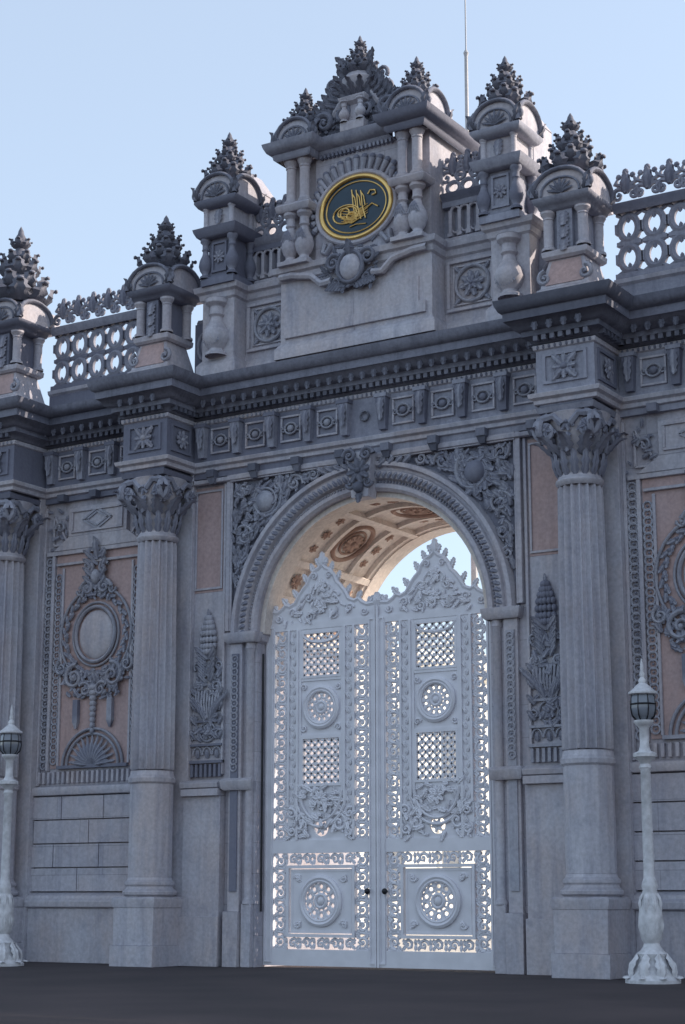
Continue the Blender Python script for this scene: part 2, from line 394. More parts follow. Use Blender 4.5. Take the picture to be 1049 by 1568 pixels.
    for k in range(9):
        a=-.28+.07*k; tube(CA,F.pt(np.array([ca+a*.5,ca+a,ca+a*1.1]),np.array([5.05,5.4,5.68]),np.array([.05,.1,.06])),.028,5,F.n)
    box(CA,F,ca-.3,ca+.3,5.0,5.05,.02,.09)
    for k,(rr,bb) in enumerate([(.17,6.5),(.2,6.62),(.21,6.76),(.19,6.9),(.15,7.02),(.1,7.12),(.06,7.22)]):
        for j in range(-2,3): ball(CA,F,ca+rr*j/2.4,bb,.06+.05*(1-abs(j)/3),.06,.075,.06,5,7)
    pleaf(CA,F,ca,7.2,pi/2,.24,.12,.06)
    for e in(-1,1): pleaf(CA,F,ca,6.35,pi/2+e*.8,.4,.18,.07,.4)
    fill(CA,F,(3.62,4.34,4.6,6.4),lambda a,b: abs(a-ca)<.36,80,.2,.04)
    # ---- frieze
    box(MD,F,0,4.4,10.3,11.7,0,.12)
    box(MD,F,5.6,30,10.3,11.7,-.3,0)
    for p0 in (5.0,9.4,13.8):
        box(MD,F,p0-.6,p0+.6,10.62,11.7,0,1.12)
    box(ST,F,4.402,5.598,0,10.62,0,.16); box(ST,F,8.8,10,0,10.62,-.1,.16); box(ST,F,13.2,14.4,0,10.62,-.1,.16)
    mold(ST,F,PATH,STRG); mold(DK,F,PATH,CORN)
    mold(ST,F,[(0,.12),(4.4,.12),(4.4,.2)],LOWM)
    mold(ST,F,PATH,[(0,11.5),(.04,11.52),(.05,11.6),(0,11.62)])
    def run(a0,a1,c):
        n=int((a1-a0)/.16); 
        for i in range(n):
            a=a0+(i+.5)*(a1-a0)/n
            box(DK,F,a-.045,a+.045,11.66,11.8,c,c+.19)
        n=int((a1-a0)/.11)
        for i in range(n):
            a=a0+(i+.5)*(a1-a0)/n; ball(MD,F,a,11.56,c+.04,.035,.045,.03,4,6)
        n=max(1,int((a1-a0)/.26))
        for i in range(n):
            a=a0+(i+.5)*(a1-a0)/n; pleaf(DK,F,a,12.0,-pi/2,.2,.18,c+.34,.1,3)
    run(0,4.35,.12); run(4.4,5.6,1.12); run(5.65,8.75,0); run(8.8,10,1.12); run(10.05,13.15,0)
    def srun(a,c0,c1,e):
        G=Fr(F.pt(a,0,0),F.n,F.ez,F.ex*e)
        n=int((c1-c0)/.16)
        for i in range(n):
            x=c0+(i+.5)*(c1-c0)/n; box(DK,G,x-.045,x+.045,11.66,11.8,0,.19)
        rframe(MD,G,c0+.15,c1-.12,10.8,11.42,.06,0,.04); rosette(CA,G,(c0+c1)/2,11.1,.22,8,.03)
    srun(5.6,0.05,1.12,1); srun(4.4,.15,1.12,-1)
    def frieze(cs,c):
        for a in cs:
            tbox(MD,F,a,10.75,11.5,c+.05,.08,.06,.13,.14)
            pleaf(CA,F,a,11.45,-pi/2,.55,.22,c+.16,.1,4); box(MD,F,a-.15,a+.15,11.42,11.5,c,c+.2)
        for p,q in zip(cs[:-1],cs[1:]):
            m=(p+q)/2
            rframe(ST,F,p+.2,q-.2,10.82,11.4,.045,c,c+.05)
            ring(CA,F,m,11.11,.15,.12,.025,c+.04,16); ball(CA,F,m,11.11,c+.04,.09,.08,.06,5,8)
            for e in(-1,1): volute(CA,F,m+e*.2,11.11,.08,pi if e>0 else 0,e,1.2,.022,c+.03,2)
    frieze([.46,1.38,2.3,3.22,4.14],.12); frieze([5.85,6.78,7.7,8.6],0); frieze([10.25,11.18,12.1,13.0],0)
    ring(CA,F,0,11.11,.1,.1,.02,.16,14)
    for a in [.55,1.65,2.75,3.85]:
        box(DK,F,a-.1,a+.1,10.28,10.44,.12,.3); tbox(DK,F,a,10.14,10.28,.17,.06,.05,.1,.1)
    for a in [6.3,7.25,8.2]: box(DK,F,a-.1,a+.1,10.28,10.44,0,.18)
    # ---- columns
    for p0 in (5.0,9.4,13.8):
        o=F.pt(p0,0,.6)
        box(ST,F,p0-.56,p0+.56,0,.42,.02,1.18); box(ST,F,p0-.52,p0+.52,.42,1.2,.02,1.13)
        sqmold(ST,F,p0,.6,.5,.5,[(0,1.15),(.04,1.18),(.06,1.28),(.06,1.36),(0,1.4)])
        lathe(ST,o,[(.5,1.4),(.56,1.44),(.57,1.5),(.5,1.56),(.49,1.6),(.52,1.64),(.52,1.69),(.47,1.74),(.455,1.8)],32)
        lathe(ST,o,[(.46,1.8),(.46,3.7),(.5,3.74),(.51,3.82),(.47,3.88),(.455,3.98)],96,16,.03)
        zz=np.linspace(4.02,8.85,10)
        pr=[(.45,4.0)]+[(.475-.045*((z-4)/4.9)**1.6,z) for z in zz]+[(.40,8.9)]
        lathe(ST,o,pr,192,16,.27)
        lathe(ST,o,[(.4,8.88),(.45,8.93),(.46,8.98),(.41,9.04),(.39,9.1),(.41,9.5),(.5,9.9),(.62,10.25),(.3,10.3)],28)
        # capital
        for k in range(14):
            an=2*pi*k/14; d=np.array([math.cos(an),math.sin(an),0])
            leaf(MD,o+d*.4+np.array([0,0,9.06]),np.array([0,0,1])+d*.12,d,.5,.2,.2,.1,3)
        for k in range(10):
            an=2*pi*(k+.5)/10; d=np.array([math.cos(an),math.sin(an),0])
            leaf(MD,o+d*.42+np.array([0,0,9.42]),np.array([0,0,1])+d*.45,d,.6,.34,.5,.1,4)
        for fr in (Fr(o,F.ex,F.ez,F.n),Fr(o,F.n,F.ez,F.ex),Fr(o,F.n,F.ez,-F.ex)):
            for e in(-1,1):
                G=Fr(fr.o,fr.ex*e,fr.ez,fr.n)
                volute(MD,G,.44,9.92,.26,pi*.6,-1,1.6,.075,.52,4)
                tube(MD,G.pt(np.array([.08,.25,.42]),np.array([10.0,10.18,10.16]),.53),.07,6,fr.n)
                rosette(MD,G,.44,9.92,.17,6,.58)
            rosette(MD,fr,0,10.05,.2,8,.52); pleaf(MD,fr,0,9.85,-pi/2,.4,.22,.52,.1)
        for sx in(-1,1):
            for sy in(-1,1):
                d=nv(F.d(sx,0,sy)); leaf(MD,o+d*.5+np.array([0,0,9.7]),np.array([0,0,1])+d*.5,d,.55,.35,.6,.15,4)
        sqmold(MD,F,p0,.6,.52,.52,[(-.1,10.24),(.04,10.26),(.08,10.36),(.02,10.4),(.0,10.44)])
        sqmold(MD,F,p0,.58,.54,.52,[(0,10.44),(.08,10.54),(.04,10.62)])
        rframe(MD,F,p0-.45,p0+.45,10.82,11.42,.06,1.12,1.16)
        for k in range(4): pleaf(CA,F,p0,11.12,pi/4+k*pi/2,.36,.2,1.15,.1)
        for k in range(4): pleaf(CA,F,p0,11.12,k*pi/2,.26,.16,1.16,.2)
        ball(CA,F,p0,11.12,1.18,.07,.07,.06)
    # ---- wing wall
    box(WA,F,5.6,30,0,12.3,-1.6,-.1)
    c0=-.1
    for sh in (0,4.4):
        A0,A8=5.6+sh,8.8+sh
        box(ST,F,A0,A8,0,1.15,c0,.1)
        mold(ST,F,[(A0-.02,.1),(A8+.02,.1)],[(0,1.15),(.08,1.18),(.1,1.3),(.04,1.36),(.03,1.42),(-.15,1.5)])
        for i,zb in enumerate([1.5,2.02,2.54,3.06]):
            w=[1.9,1.3,1.6,1.2][i]; a=A0-.02
            while a<A8:
                a2=min(a+w,A8+.02); box(WA,F,a+.012,a2-.012,zb+.014,zb+.506,c0,.03); a=a2
        mold(ST,F,[(A0-.02,.02),(A8+.02,.02)],[(-.1,3.58),(.05,3.6),(.08,3.7),(.06,3.78),(-.1,3.82)])
        for i in range(22): box(ST,F,5.72+sh+i*.142,5.79+sh+i*.142,3.86,4.12,c0,-.02)
        box(ST,F,5.6+sh,5.66+sh,3.82,10.2,c0,0); guilloche(CA,F,5.76+sh,4.2,9.0,.09,-.06,.022); box(ST,F,5.86+sh,5.94+sh,4.15,9.1,c0,-.01)
        box(ST,F,8.74+sh,8.8+sh,3.82,10.2,c0,0); guilloche(CA,F,8.64+sh,4.2,9.0,.09,-.06,.022); box(ST,F,8.46+sh,8.54+sh,4.15,9.1,c0,-.01)
        guilloche(CA,F,6.06+sh,4.3,8.6,.085,-.05,.022); guilloche(CA,F,8.34+sh,4.3,8.6,.085,-.05,.022)
        box(PK,F,5.96+sh,8.44+sh,4.2,9.05,c0,-.075)
        box(ST,F,6.16+sh,6.22+sh,4.25,8.75,-.075,-.03);box(ST,F,8.18+sh,8.24+sh,4.25,8.75,-.075,-.03)
        mc=7.2+sh
        box(ST,F,5.7+sh,8.7+sh,9.05,9.15,c0,.0); box(ST,F,6.0+sh,8.4+sh,8.8,8.86,-.075,0)
        box(ST,F,mc-.85,mc+.85,9.45,10.12,c0,.02); rframe(ST,F,mc-.75,mc+.75,9.52,10.05,.05,.02,.06)
        tbox(ST,F,mc,9.15,9.45,-.04,1.3,.06,.85,.06)
        for (w,h) in((.42,.24),(.3,.16)): line(CA,F,[(mc-w,9.8),(mc,9.8+h),(mc+w,9.8),(mc,9.8-h),(mc-w,9.8)],.03,.03)
        for e in(-1,1):
            G=Fr(F.pt(mc,0,0),F.ex*e,F.ez,F.n)
            line(ST,G,[(.9,9.3),(1.35,10.0),(1.35,9.3),(.9,9.3)],.035,-.06)
            volute(CA,G,1.15,9.7,.16,0,1,1.3,.04,-.05,4)
            fill(CA,G,(.9,1.5,9.2,10.1),lambda a,b:True,14,.16,-.07)
        # medallion
        G=F.at(mc,7.15,-.075)
        ball(ST,G,0,0,0,.5,.56,.1,10,24); ring(CA,G,0,0,.56,.62,.045,.05,36); ring(CA,G,0,0,.66,.72,.03,.03,36)
        ring(CA,G,0,0,1.02,1.08,.035,.04,40)
        for i in range(44):
            a=2*pi*i/44
            pleaf(CA,G,.86*math.cos(a),.91*math.sin(a),a+pi/2+.35*(1 if i%2 else -1),.24,.13,.04,.2,3)
        for i in range(22):
            a=2*pi*i/22; ball(CA,G,.86*math.cos(a),.91*math.sin(a),.07,.045,.045,.04,4,6)
        for e in(-1,1):
            H=Fr(G.o,G.ex*e,G.ez,G.n)
            volute(CA,H,.55,-.95,.3,1.8,-1,1.6,.055,.08,6); volute(CA,H,.95,-.72,.18,1.2,-1,1.4,.04,.07,5)
            volute(CA,H,.22,-1.25,.18,.8,1,1.4,.04,.08,4); volute(CA,H,.24,1.05,.2,0,1,1.5,.045,.08,5)
            volute(CA,H,.2,1.5,.15,.5,1,1.4,.04,.08,4); volute(CA,H,.45,1.0,.12,.2,-1,1.3,.03,.06,3)
            box(CA,H,.42,.56,-1.95,-1.45,0,.1); tbox(CA,H,.49,-2.1,-1.95,.05,.02,.02,.07,.05)
            for k in range(4): pleaf(CA,H,.1,1.1+.2*k,.8,.35,.18,.06,.4)
        for k in range(9): ball(CA,G,0,-1.2-.12*k,.06,.12-.009*k,.08,.08,5,8)
        fill(CA,G,(-1.05,1.05,-1.5,-.6),lambda a,b: math.hypot(a,b)>.8 and math.hypot(a,b+.3)<1.3,80,.22,.04)
        fill(CA,G,(-.45,.45,.8,2.1),lambda a,b: abs(a)<.45-.15*(b-.8),45,.2,.05)
        pleaf(CA,G,0,1.75,pi/2,.5,.25,.08,.3); ball(CA,G,0,1.3,.1,.13,.17,.1)
        G=F.at(mc,4.22,-.075)
        for r in(.86,.74,.34): ring(CA,G,0,0,r,r*.95,.035,.04,26,6,0,pi)
        for k in range(13): pleaf(CA,G,0.0,0.02,pi*(k+.5)/13,.68,.13,.03,.05,4)
        box(CA,G,-1.0,1.0,-.04,.03,0,.08)
    # ---- blocking + balustrade on wings
    for (a0,a1) in ((5.6,8.8),(10,13.2),(14.4,30)):
        box(MD,F,a0,a1,12.45,13.0,-.9,.0); mold(ST,F,[(a0,0),(a1,0)],[(0,12.9),(.06,12.94),(.08,13.02),(-.5,13.06)])
        box(MD,F,a0,a1,13.06,13.16,-.25,-.02)
        box(MD,F,a0,a1,14.42,14.5,-.25,-.02); mold(MD,F,[(a0,-.02),(a1,-.02)],[(0,14.4),(.05,14.48),(.07,14.58),(0,14.62),(-.3,14.64)])
        n=int((a1-a0)/.5)
        for i in range(n):
            a=a0+(i+.5)*(a1-a0)/n
            for j in(0,1):
                b=13.48+.62*j
                ring(MD,F,a,b,.19,.25,.075,-.14,16,6); 
                for q in(-1,1):
                    box(MD,F,a+q*.25-.03,a+q*.25+.03,b-.1,b+.1,-.2,-.08)
                    tube(MD,F.pt(np.array([a+q*.25,a+q*.1,a+q*.0]),np.array([b+.31,b+.22,b+.31]),-.14),.045,5,F.n)
                    tube(MD,F.pt(np.array([a+q*.25,a+q*.1,a+q*.0]),np.array([b-.31,b-.22,b-.31]),-.14),.045,5,F.n)
                pleaf(MD,F,a,b-.27,pi/2,.18,.12,-.12,.1,2);pleaf(MD,F,a,b+.27,-pi/2,.18,.12,-.12,.1,2)
            box(MD,F,a-.25,a+.25,13.75,13.83,-.19,-.09)
        n=int((a1-a0)/.44)
        for i in range(n):
            a=a0+(i+.5)*(a1-a0)/n; crest(MD,F,a,14.62,.7,-.14)
    # ---- column pinnacles
    for p0 in (5.0,9.4,13.8):
        c=.55
        sqmold(ST,F,p0,c,.56,.56,[(0,12.5),(0,12.7),(-.06,12.74)])
        tbox(ST,F,p0,12.72,13.35,c,.52,.5,.36,.36)
        tbox(PK,F,p0,12.8,13.3,c,.40,.5,.3,.38)
        for e in(-1,1):
            volute(CA,Fr(F.pt(p0,0,c),F.ex*e,F.ez,F.n),.42,12.95,.16,pi/2,-1,1.3,.05,.46,2)
        sqmold(ST,F,p0,c,.42,.42,[(0,13.33),(.05,13.38),(.06,13.48),(0,13.52)])
        box(MD,F,p0-.3,p0+.3,13.5,14.35,c-.3,c+.3)
        for (x,y) in((-.36,.36),(.36,.36),(-.36,-.36),(.36,-.36)): 
            colonnette(ST,F,p0+x,13.52,14.32,c+y,.24)
        box(MD,F,p0-.16,p0+.16,13.52,14.3,c+.3,c+.42)
        for k in range(3): pleaf(CA,F,p0,13.75+.25*k,-pi/2,.34,.26,c+.44,.3)
        sqmold(MD,F,p0,c,.44,.44,[(0,14.3),(.06,14.34),(.08,14.42),(.14,14.46),(.16,14.56),(0,14.6)])
        arcped(ST,DK,F,p0,c,.56,.56,14.58,.48)
        lathe(MD,F.pt(p0,14.95,c),[(.5,0),(.42,.15),(.3,.25),(.28,.3)],14)
        if p0==9.4: finial(DK,F.pt(p0,15.1,c),2.0,.66)
        else: finial(DK,F.pt(p0,15.1,c),1.35,.56)
    # ---- attic
    box(WA,F,0,4.12,12.45,14.35,-1.4,0)
    AP=[(0,.25+CB),(1.85,.25+CB),(1.85,0),(3.15,0),(3.15,.45),(4.0,.45),(4.0,-1.4)]
    mold(ST,F,AP,[(0,14.2),(.05,14.24),(.07,14.36),(.14,14.4),(.17,14.52),(-.2,14.58)])
    mold(ST,F,AP,[(.1,12.5),(.1,12.72),(.05,12.8),(0,12.86)])
    box(ST,F,0,1.85,12.5,14.3,0,.25+CB)
    box(ST,F,0,1.72,12.95,13.2,.25+CB,.31+CB); box(ST,F,0,1.55,13.2,13.75,.25+CB,.28+CB)
    box(ST,F,3.15,4.0,12.5,14.3,-.2,.45)
    rframe(ST,F,1.92,3.08,13.02,14.12,.07,0,.07); rframe(ST,F,2.05,2.95,13.14,14.0,.04,0,.04)
    ring(CA,F,2.5,13.57,.38,.38,.04,.04,24); rosette(CA,F,2.5,13.57,.3,8,.03); rosette(CA,F,2.5,13.57,.18,6,.08)
    for x,y in((-1,-1),(1,-1),(1,1),(-1,1)): pleaf(CA,F,2.5+x*.28,13.57+y*.28,math.atan2(y,x),.18,.12,.03)
    # end vases
    baluster(ST,F,3.58,12.9,14.2,.5,.5,18); 
    for k in range(8): pleaf(CA,F,3.58,13.5,-pi/2+(-.6+.17*k),.4,.1,.68,.1)
    # curved buttress between attic and pinnacle
    box(MD,F,4.0,4.5,12.5,13.9,-.6,.05); ring(CA,F,4.24,13.35,.16,.3,.04,.06); ball(CA,F,4.24,13.35,.06,.09,.18,.05)
    tube(MD,F.pt(np.array([4.1,4.2,4.35,4.5]),np.array([14.5,14.1,13.95,13.95]),-.1),.1,6,F.n)
    # upper attic side walls
    box(MD,F,1.7,3.1,14.5,15.55,-1.0,-.25)
    mold(ST,F,[(1.7,-.1),(3.2,-.1)],[(0,14.52),(0,14.7),(-.1,14.74)])
    for i in range(6):
        a=1.93+i*.215
        box(ST,F,a-.04,a+.04,14.72,15.3,-.25,-.1); box(ST,F,a-.06,a+.06,14.72,14.8,-.25,-.08)
        if i<5: ring(ST,F,a+.1075,15.28,.1,.1,.035,-.14,8,5,0,pi); ring(ST,F,a+.1075,14.88,.07,.07,.025,-.14,8,5,pi,2*pi)
    box(MD,F,1.75,3.2,15.38,15.55,-.3,-.1)
    mold(MD,F,[(1.75,-.1),(3.2,-.1)],[(0,15.5),(.06,15.56),(.1,15.66),(0,15.7),(-.9,15.74)])
    for i in range(4):
        a=1.95+i*.34; crest(MD,F,a,15.9,.72,-.25); ring(MD,F,a,15.85,.15,.13,.05,-.25,12)
    # end pinnacles
    p0,c=3.46,.28
    sqmold(MD,F,p0,c-.2,.44,.6,[(0,14.5),(0,14.65),(-.04,14.7)])
    box(MD,F,p0-.3,p0+.3,14.65,15.7,c-.5,c+.3)
    for (x,y) in((-.36,.34),(.36,.34),(-.36,-.34),(.36,-.34)):
        baluster(MD,F,p0+x,14.68,15.6,c+y,.24)
    rframe(MD,F,p0-.2,p0+.2,14.8,15.5,.05,c+.3,c+.34); rosette(CA,F,p0,15.15,.16,8,c+.32)
    sqmold(MD,F,p0,c,.46,.44,[(0,15.58),(.05,15.62),(.1,15.72),(.12,15.8),(0,15.84)])
    box(ST,F,p0-.34,p0+.34,15.82,16.3,c-.34,c+.34); box(ST,F,p0-.4,p0+.4,14.5,16.9,c-1.3,c-.42); tbox(ST,F,p0,16.9,17.5,c-.85,.42,.45,.02,.4)
    for x in(-.34,.34):
        colonnette(ST,F,p0+x,15.84,16.3,c+.36,.14); colonnette(ST,F,p0+x,15.84,16.3,c-.36,.14)
    pleaf(CA,F,p0,16.25,-pi/2,.4,.25,c+.36)
    sqmold(MD,F,p0,c,.44,.42,[(0,16.27),(.05,16.3),(.12,16.4),(.12,16.46),(0,16.5)])
    arcped(ST,DK,F,p0,c,.5,.5,16.48,.5)
    lathe(MD,F.pt(p0,16.85,c),[(.42,0),(.36,.15),(.28,.2)],14)
    finial(DK,F.pt(p0,16.95,c),1.25,.48)
    # tall central block, standing CB forward
    Q=Fr(F.pt(0,0,CB),F.ex,F.ez,F.n)
    box(ST,Q,0,1.72,14.5,17.0,-1.9,.05)
    box(WA,Q,0,1.05,14.5,17.0,.05,.12)
    for a in(1.22,1.56):
        baluster(ST,Q,a,14.58,15.75,.3,.34,16); colonnette(ST,Q,a,15.92,16.95,.3,.26,16)
    sqmold(ST,Q,1.4,.27,.38,.2,[(0,15.72),(.04,15.76),(.06,15.86),(0,15.92)])
    box(ST,Q,1.02,1.78,14.5,14.6,.05,.52)
    for a in(1.22,1.56):
        for k in range(5): pleaf(CA,Q,a,15.3,-pi/2-.5+.25*k,.3,.1,.46,.1)
    mold(MD,Q,[(0,.14),(.98,.14),(.98,.5),(1.82,.5),(1.82,-1.9)],[(0,16.9),(.05,16.94),(.07,17.04),(.16,17.08),(.22,17.2),(.24,17.28),(-.2,17.34)])
    for i in range(9): box(MD,Q,.04+i*.1,.09+i*.1,16.86,16.95,.1,.22)
    arcped(ST,DK,Q,1.4,.0,.46,.46,17.3,.5); lathe(MD,Q.pt(1.4,17.65,0),[(.4,0),(.34,.15),(.22,.2)],12); finial(DK,Q.pt(1.4,17.72,0),1.02,.4)
    # central pediment scrolls
    tt=np.linspace(0,1,14)
    P=Q.pt(1.15-1.05*tt,17.35+1.2*tt**1.4,.1); tube(ST,P,.09,6,F.n); P=Q.pt(1.15-1.05*tt,17.35+1.2*tt**1.4,-1.5); tube(ST,P,.09,6,F.n)
    V=[];
    for i in range(14):
        a=1.15-1.05*tt[i]; b=17.35+1.2*tt[i]**1.4
        V+= [Q.pt(a,17.3,.05),Q.pt(a,b,.05),Q.pt(a,b,-1.55),Q.pt(a,17.3,-1.55)]
    ST.add(V,grid(14,4,False,False))
    volute(DK,Q,.78,17.66,.28,-.5,1,1.5,.08,.2,5,out=1.2); volute(DK,Q,.38,18.4,.26,-1,1,1.5,.07,.15,5,out=1.2)
    volute(DK,Q,.7,18.22,.16,-.8,1,1.3,.06,.1,4); volute(DK,Q,.3,17.75,.2,2.2,1,1.4,.06,.25,4)
    volute(DK,Q,.62,18.55,.15,-.8,1,1.3,.05,.1,3)
    for k in range(9):
        pleaf(DK,Q,1.0-.1*k,17.5+.12*k,1.0,.45,.24,.1,.4); pleaf(DK,Q,1.0-.1*k,17.4+.12*k,.3,.3,.2,.16,.4)
    for k in range(6): pleaf(DK,Q,.1+.02*k,18.0+.17*k,.75,.42,.24,.1,.4)
    fill(DK,Q,(0,.95,17.35,18.6),lambda a,b:b<18.7-1.2*a,60,.28,.1)

# ------------------------------------------------------------ centre pieces
F=F0
tbox(ST,F,0,9.35,10.3,.2,.2,.16,.3,.2)
for e in(-1,1):
    G=Fr(F.o,F.ex*e,F.ez,F.n)
    volute(DK,G,.2,10.22,.16,0,1,1.5,.05,.42,4); volute(DK,G,.2,9.65,.12,0,-1,1.4,.04,.36,3)
    volute(CA,G,.55,10.1,.16,pi,-1,1.4,.04,.15,5)
    for k in range(4): pleaf(CA,G,.3+.2*k,10.0,.5,.3,.16,.16,.3)
rosette(DK,F,0,9.9,.3,8,.4); ball(DK,F,0,9.55,.42,.12,.12,.1); pleaf(DK,F,0,9.5,-pi/2,.3,.2,.38,.2)
F=Fr(o=(0,-CB,0))
# cartouche below emblem
ball(ST,F,0,14.2,.4,.26,.3,.14,10,16); ring(DK,F,0,14.2,.3,.34,.05,.42,24)
for e in(-1,1):
    G=Fr(F.o,F.ex*e,F.ez,F.n)
    volute(DK,G,.42,14.35,.2,2.5,-1,1.5,.055,.4,5); volute(DK,G,.38,13.92,.18,1,-1,1.5,.05,.36,5)
    P=G.pt(np.array([.5,.75,1.0,1.5,1.8]),np.array([14.0,13.98,14.2,14.3,14.3]),.36); tube(ST,P,.08,6,F.n)
    for k in range(6): pleaf(DK,G,.1+.06*k,13.95,-1.2+.1*k,.3,.17,.36,.3)
    tube(CA,G.pt(np.array([.6,.75,.85,.8]),np.array([14.9,14.7,14.75,14.95]),.16),.06,6,F.n)
fill(DK,F,(-.6,.6,13.75,14.7),lambda a,b:True,50,.2,.36)
pleaf(DK,F,0,14.45,pi/2,.35,.3,.45,.3)
for k in range(25):
    a=pi*(-.1+1.2*k/24)
    x,z=math.cos(a),math.sin(a)
    tube(CA,F.pt(np.array([1.02*x,1.28*x if abs(x)<.75 else 1.1*x]),15.6+np.array([.78*z,1.08*z]),.16),np.array([.04,.075]),6,F.n)
    ball(CA,F,1.3*x if abs(x)<.75 else 1.12*x,15.6+1.12*z,.16,.075,.075,.06,5,7)
GO=MB(); GN=MB()
tt=np.arange(40)*2*pi/40
GN.add(np.concatenate([F.pt(.82*np.cos(tt),15.6+.64*np.sin(tt),.17),F.pt(.82*np.cos(tt),15.6+.64*np.sin(tt),.1)]),[tuple(range(40))]+[(i,(i+1)%40,40+(i+1)%40,40+i) for i in range(40)])
ring(GO,F,0,15.6,.86,.68,.055,.18,48,8); ring(GO,F,0,15.6,.74,.56,.016,.18,48,5)
ring(ST,F,0,15.6,.97,.78,.06,.16,48,8)
ring(GO,F,-.18,15.5,.2,.13,.02,.19,20,5); ring(GO,F,-.24,15.48,.32,.2,.018,.19,24,5)
for k,x in enumerate((-.08,.03,.14)):
    tube(GO,F.pt(np.array([x+.1,x+.02,x,x-.02]),15.6+np.array([-.3,0,.25,.4-.03*k]),.19),.017,5,F.n)
    tube(GO,F.pt(np.array([x,x+.06,x+.09]),15.6+np.array([.3,.2,.0]),.19),.012,5,F.n)
tube(GO,F.pt(np.array([-.1,.2,.4,.55]),15.6+np.array([-.2,-.12,-.0,-.1]),.19),.018,5,F.n)
for k in range(4): tube(GO,F.pt(np.array([-.3,-.05,.18]),15.6+np.array([-.25+.05*k,-.33+.05*k,-.22+.06*k]),.19),.014,5,F.n)
tube(GO,F.pt(np.array([.3,.36,.48,.5,.4]),15.6+np.array([.22,.3,.28,.2,.18]),.19),.02,5,F.n)
ring(GO,F,-.3,15.52,.14,.1,.02,.19,18,5); ring(GO,F,-.1,15.42,.12,.07,.02,.19,18,5)
for k in range(5): tube(GO,F.pt(np.array([-.36,-.1,.12,.3]),15.6+np.array([-.02-.06*k,-.1-.06*k,-.06-.05*k,.02-.05*k]),.19),np.array([.008,.022,.018,.006]),5,F.n)
tube(GO,F.pt(np.array([-.15,0,.25]),15.18+np.array([0,.03,0]),.19),.014,5,F.n)
# central crowning urn
sqmold(ST,F,0,.05,.3,.3,[(0,17.3),(0,17.5),(-.08,17.55),(-.1,17.9),(0,17.96),(.04,18.06),(-.1,18.12)])
baluster(ST,F,-.2,17.5,18.0,.32,.2);baluster(ST,F,.2,17.5,18.0,.32,.2)
lathe(ST,F.pt(0,18.1,0),[(.3,0),(.2,.06),(.36,.25),(.4,.42),(.3,.55),(.2,.6),(.26,.65)],16)
finial(DK,F.pt(0,18.65,0),.95,.36)
for k in range(12):
    an=2*pi*k/12; d=np.array([math.cos(an),math.sin(an),0]); leaf(DK,F.o+np.array([0,0,18.15])+d*.25,np.array([0,0,1])+d*.5,d,.45,.2,.5,.1,3)

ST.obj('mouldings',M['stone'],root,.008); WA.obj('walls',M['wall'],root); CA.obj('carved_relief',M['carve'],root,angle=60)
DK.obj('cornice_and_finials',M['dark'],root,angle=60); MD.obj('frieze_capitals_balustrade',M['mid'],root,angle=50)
PK.obj('stained_panels',M['pink'],root); VA.obj('barrel_vault',M['vault'],root); VD.obj('vault_rosettes',M['vaultd'],root,angle=60)
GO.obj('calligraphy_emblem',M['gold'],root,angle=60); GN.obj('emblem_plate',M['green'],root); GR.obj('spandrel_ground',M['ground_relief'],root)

# ------------------------------------------------------------ doors
DR=MB(); KN=MB()
def plate_hole(B,F,a0,a1,b0,b1,r,c0,c1,k=8):
    ca,cb=(a0+a1)/2,(b0+b1)/2; P=[]
    for i in range(k): P.append((a0+(a1-a0)*i/k,b0))
    for i in range(k): P.append((a1,b0+(b1-b0)*i/k))
    for i in range(k): P.append((a1-(a1-a0)*i/k,b1))
    for i in range(k): P.append((a0,b1-(b1-b0)*i/k))
    n=4*k; C=[]
    for p in P:
        an=math.atan2(p[1]-cb,p[0]-ca); C.append((ca+r*math.cos(an),cb+r*math.sin(an)))
    V=[F.pt(p[0],p[1],c1) for p in P]+[F.pt(p[0],p[1],c1) for p in C]+[F.pt(p[0],p[1],c0) for p in C]+[F.pt(p[0],p[1],c0) for p in P]
    B.add(V,grid(4,n,False,True))
def lattice(B,F,a0,a1,b0,b1,d,r):
    w,h=a1-a0,b1-b0; k=-h+d/2
    while k<w:
        p0=(max(0,k),max(0,-k)); e=min(w-p0[0],h-p0[1]); 
        line(B,F,[(a0+p0[0],b0+p0[1]),(a0+p0[0]+e,b0+p0[1]+e)],r,0)
        line(B,F,[(a0+p0[0],b1-p0[1]),(a0+p0[0]+e,b1-p0[1]-e)],r,0)
        k+=d
    x=a0+d/2
    while x<a1:
        y=b0+d/2; 
        while y<b1: 
            box(B,F,x-.035,x+.035,y-.035,y+.035,-.03,.03); y+=d
        x+=d
def strip(B,F,a,b0,b1,w):
    n=max(1,round((b1-b0)/(w*1.05))); st=(b1-b0)/n
    for i in range(n):
        b=b0+(i+.5)*st; e=1 if i%2 else -1
        volute(B,F,a,b,w*.44,pi/2*e+.3,e,1.5,.042,0,6,.12,5,1.1)
        tube(B,F.pt(np.array([a-e*w*.5,a+e*w*.1,a+e*w*.5]),np.array([b-st*.5,b-st*.42,b-st*.5]),0),.035,5,F.n)
        for q in(-1,1):
            pleaf(B,F,a+q*w*.5,b+st*.5,-pi/2-q*.8,w*.5,w*.42,.01,.1,3); pleaf(B,F,a+q*w*.5,b-st*.5,pi/2+q*.8,w*.5,w*.42,.01,.1,3)
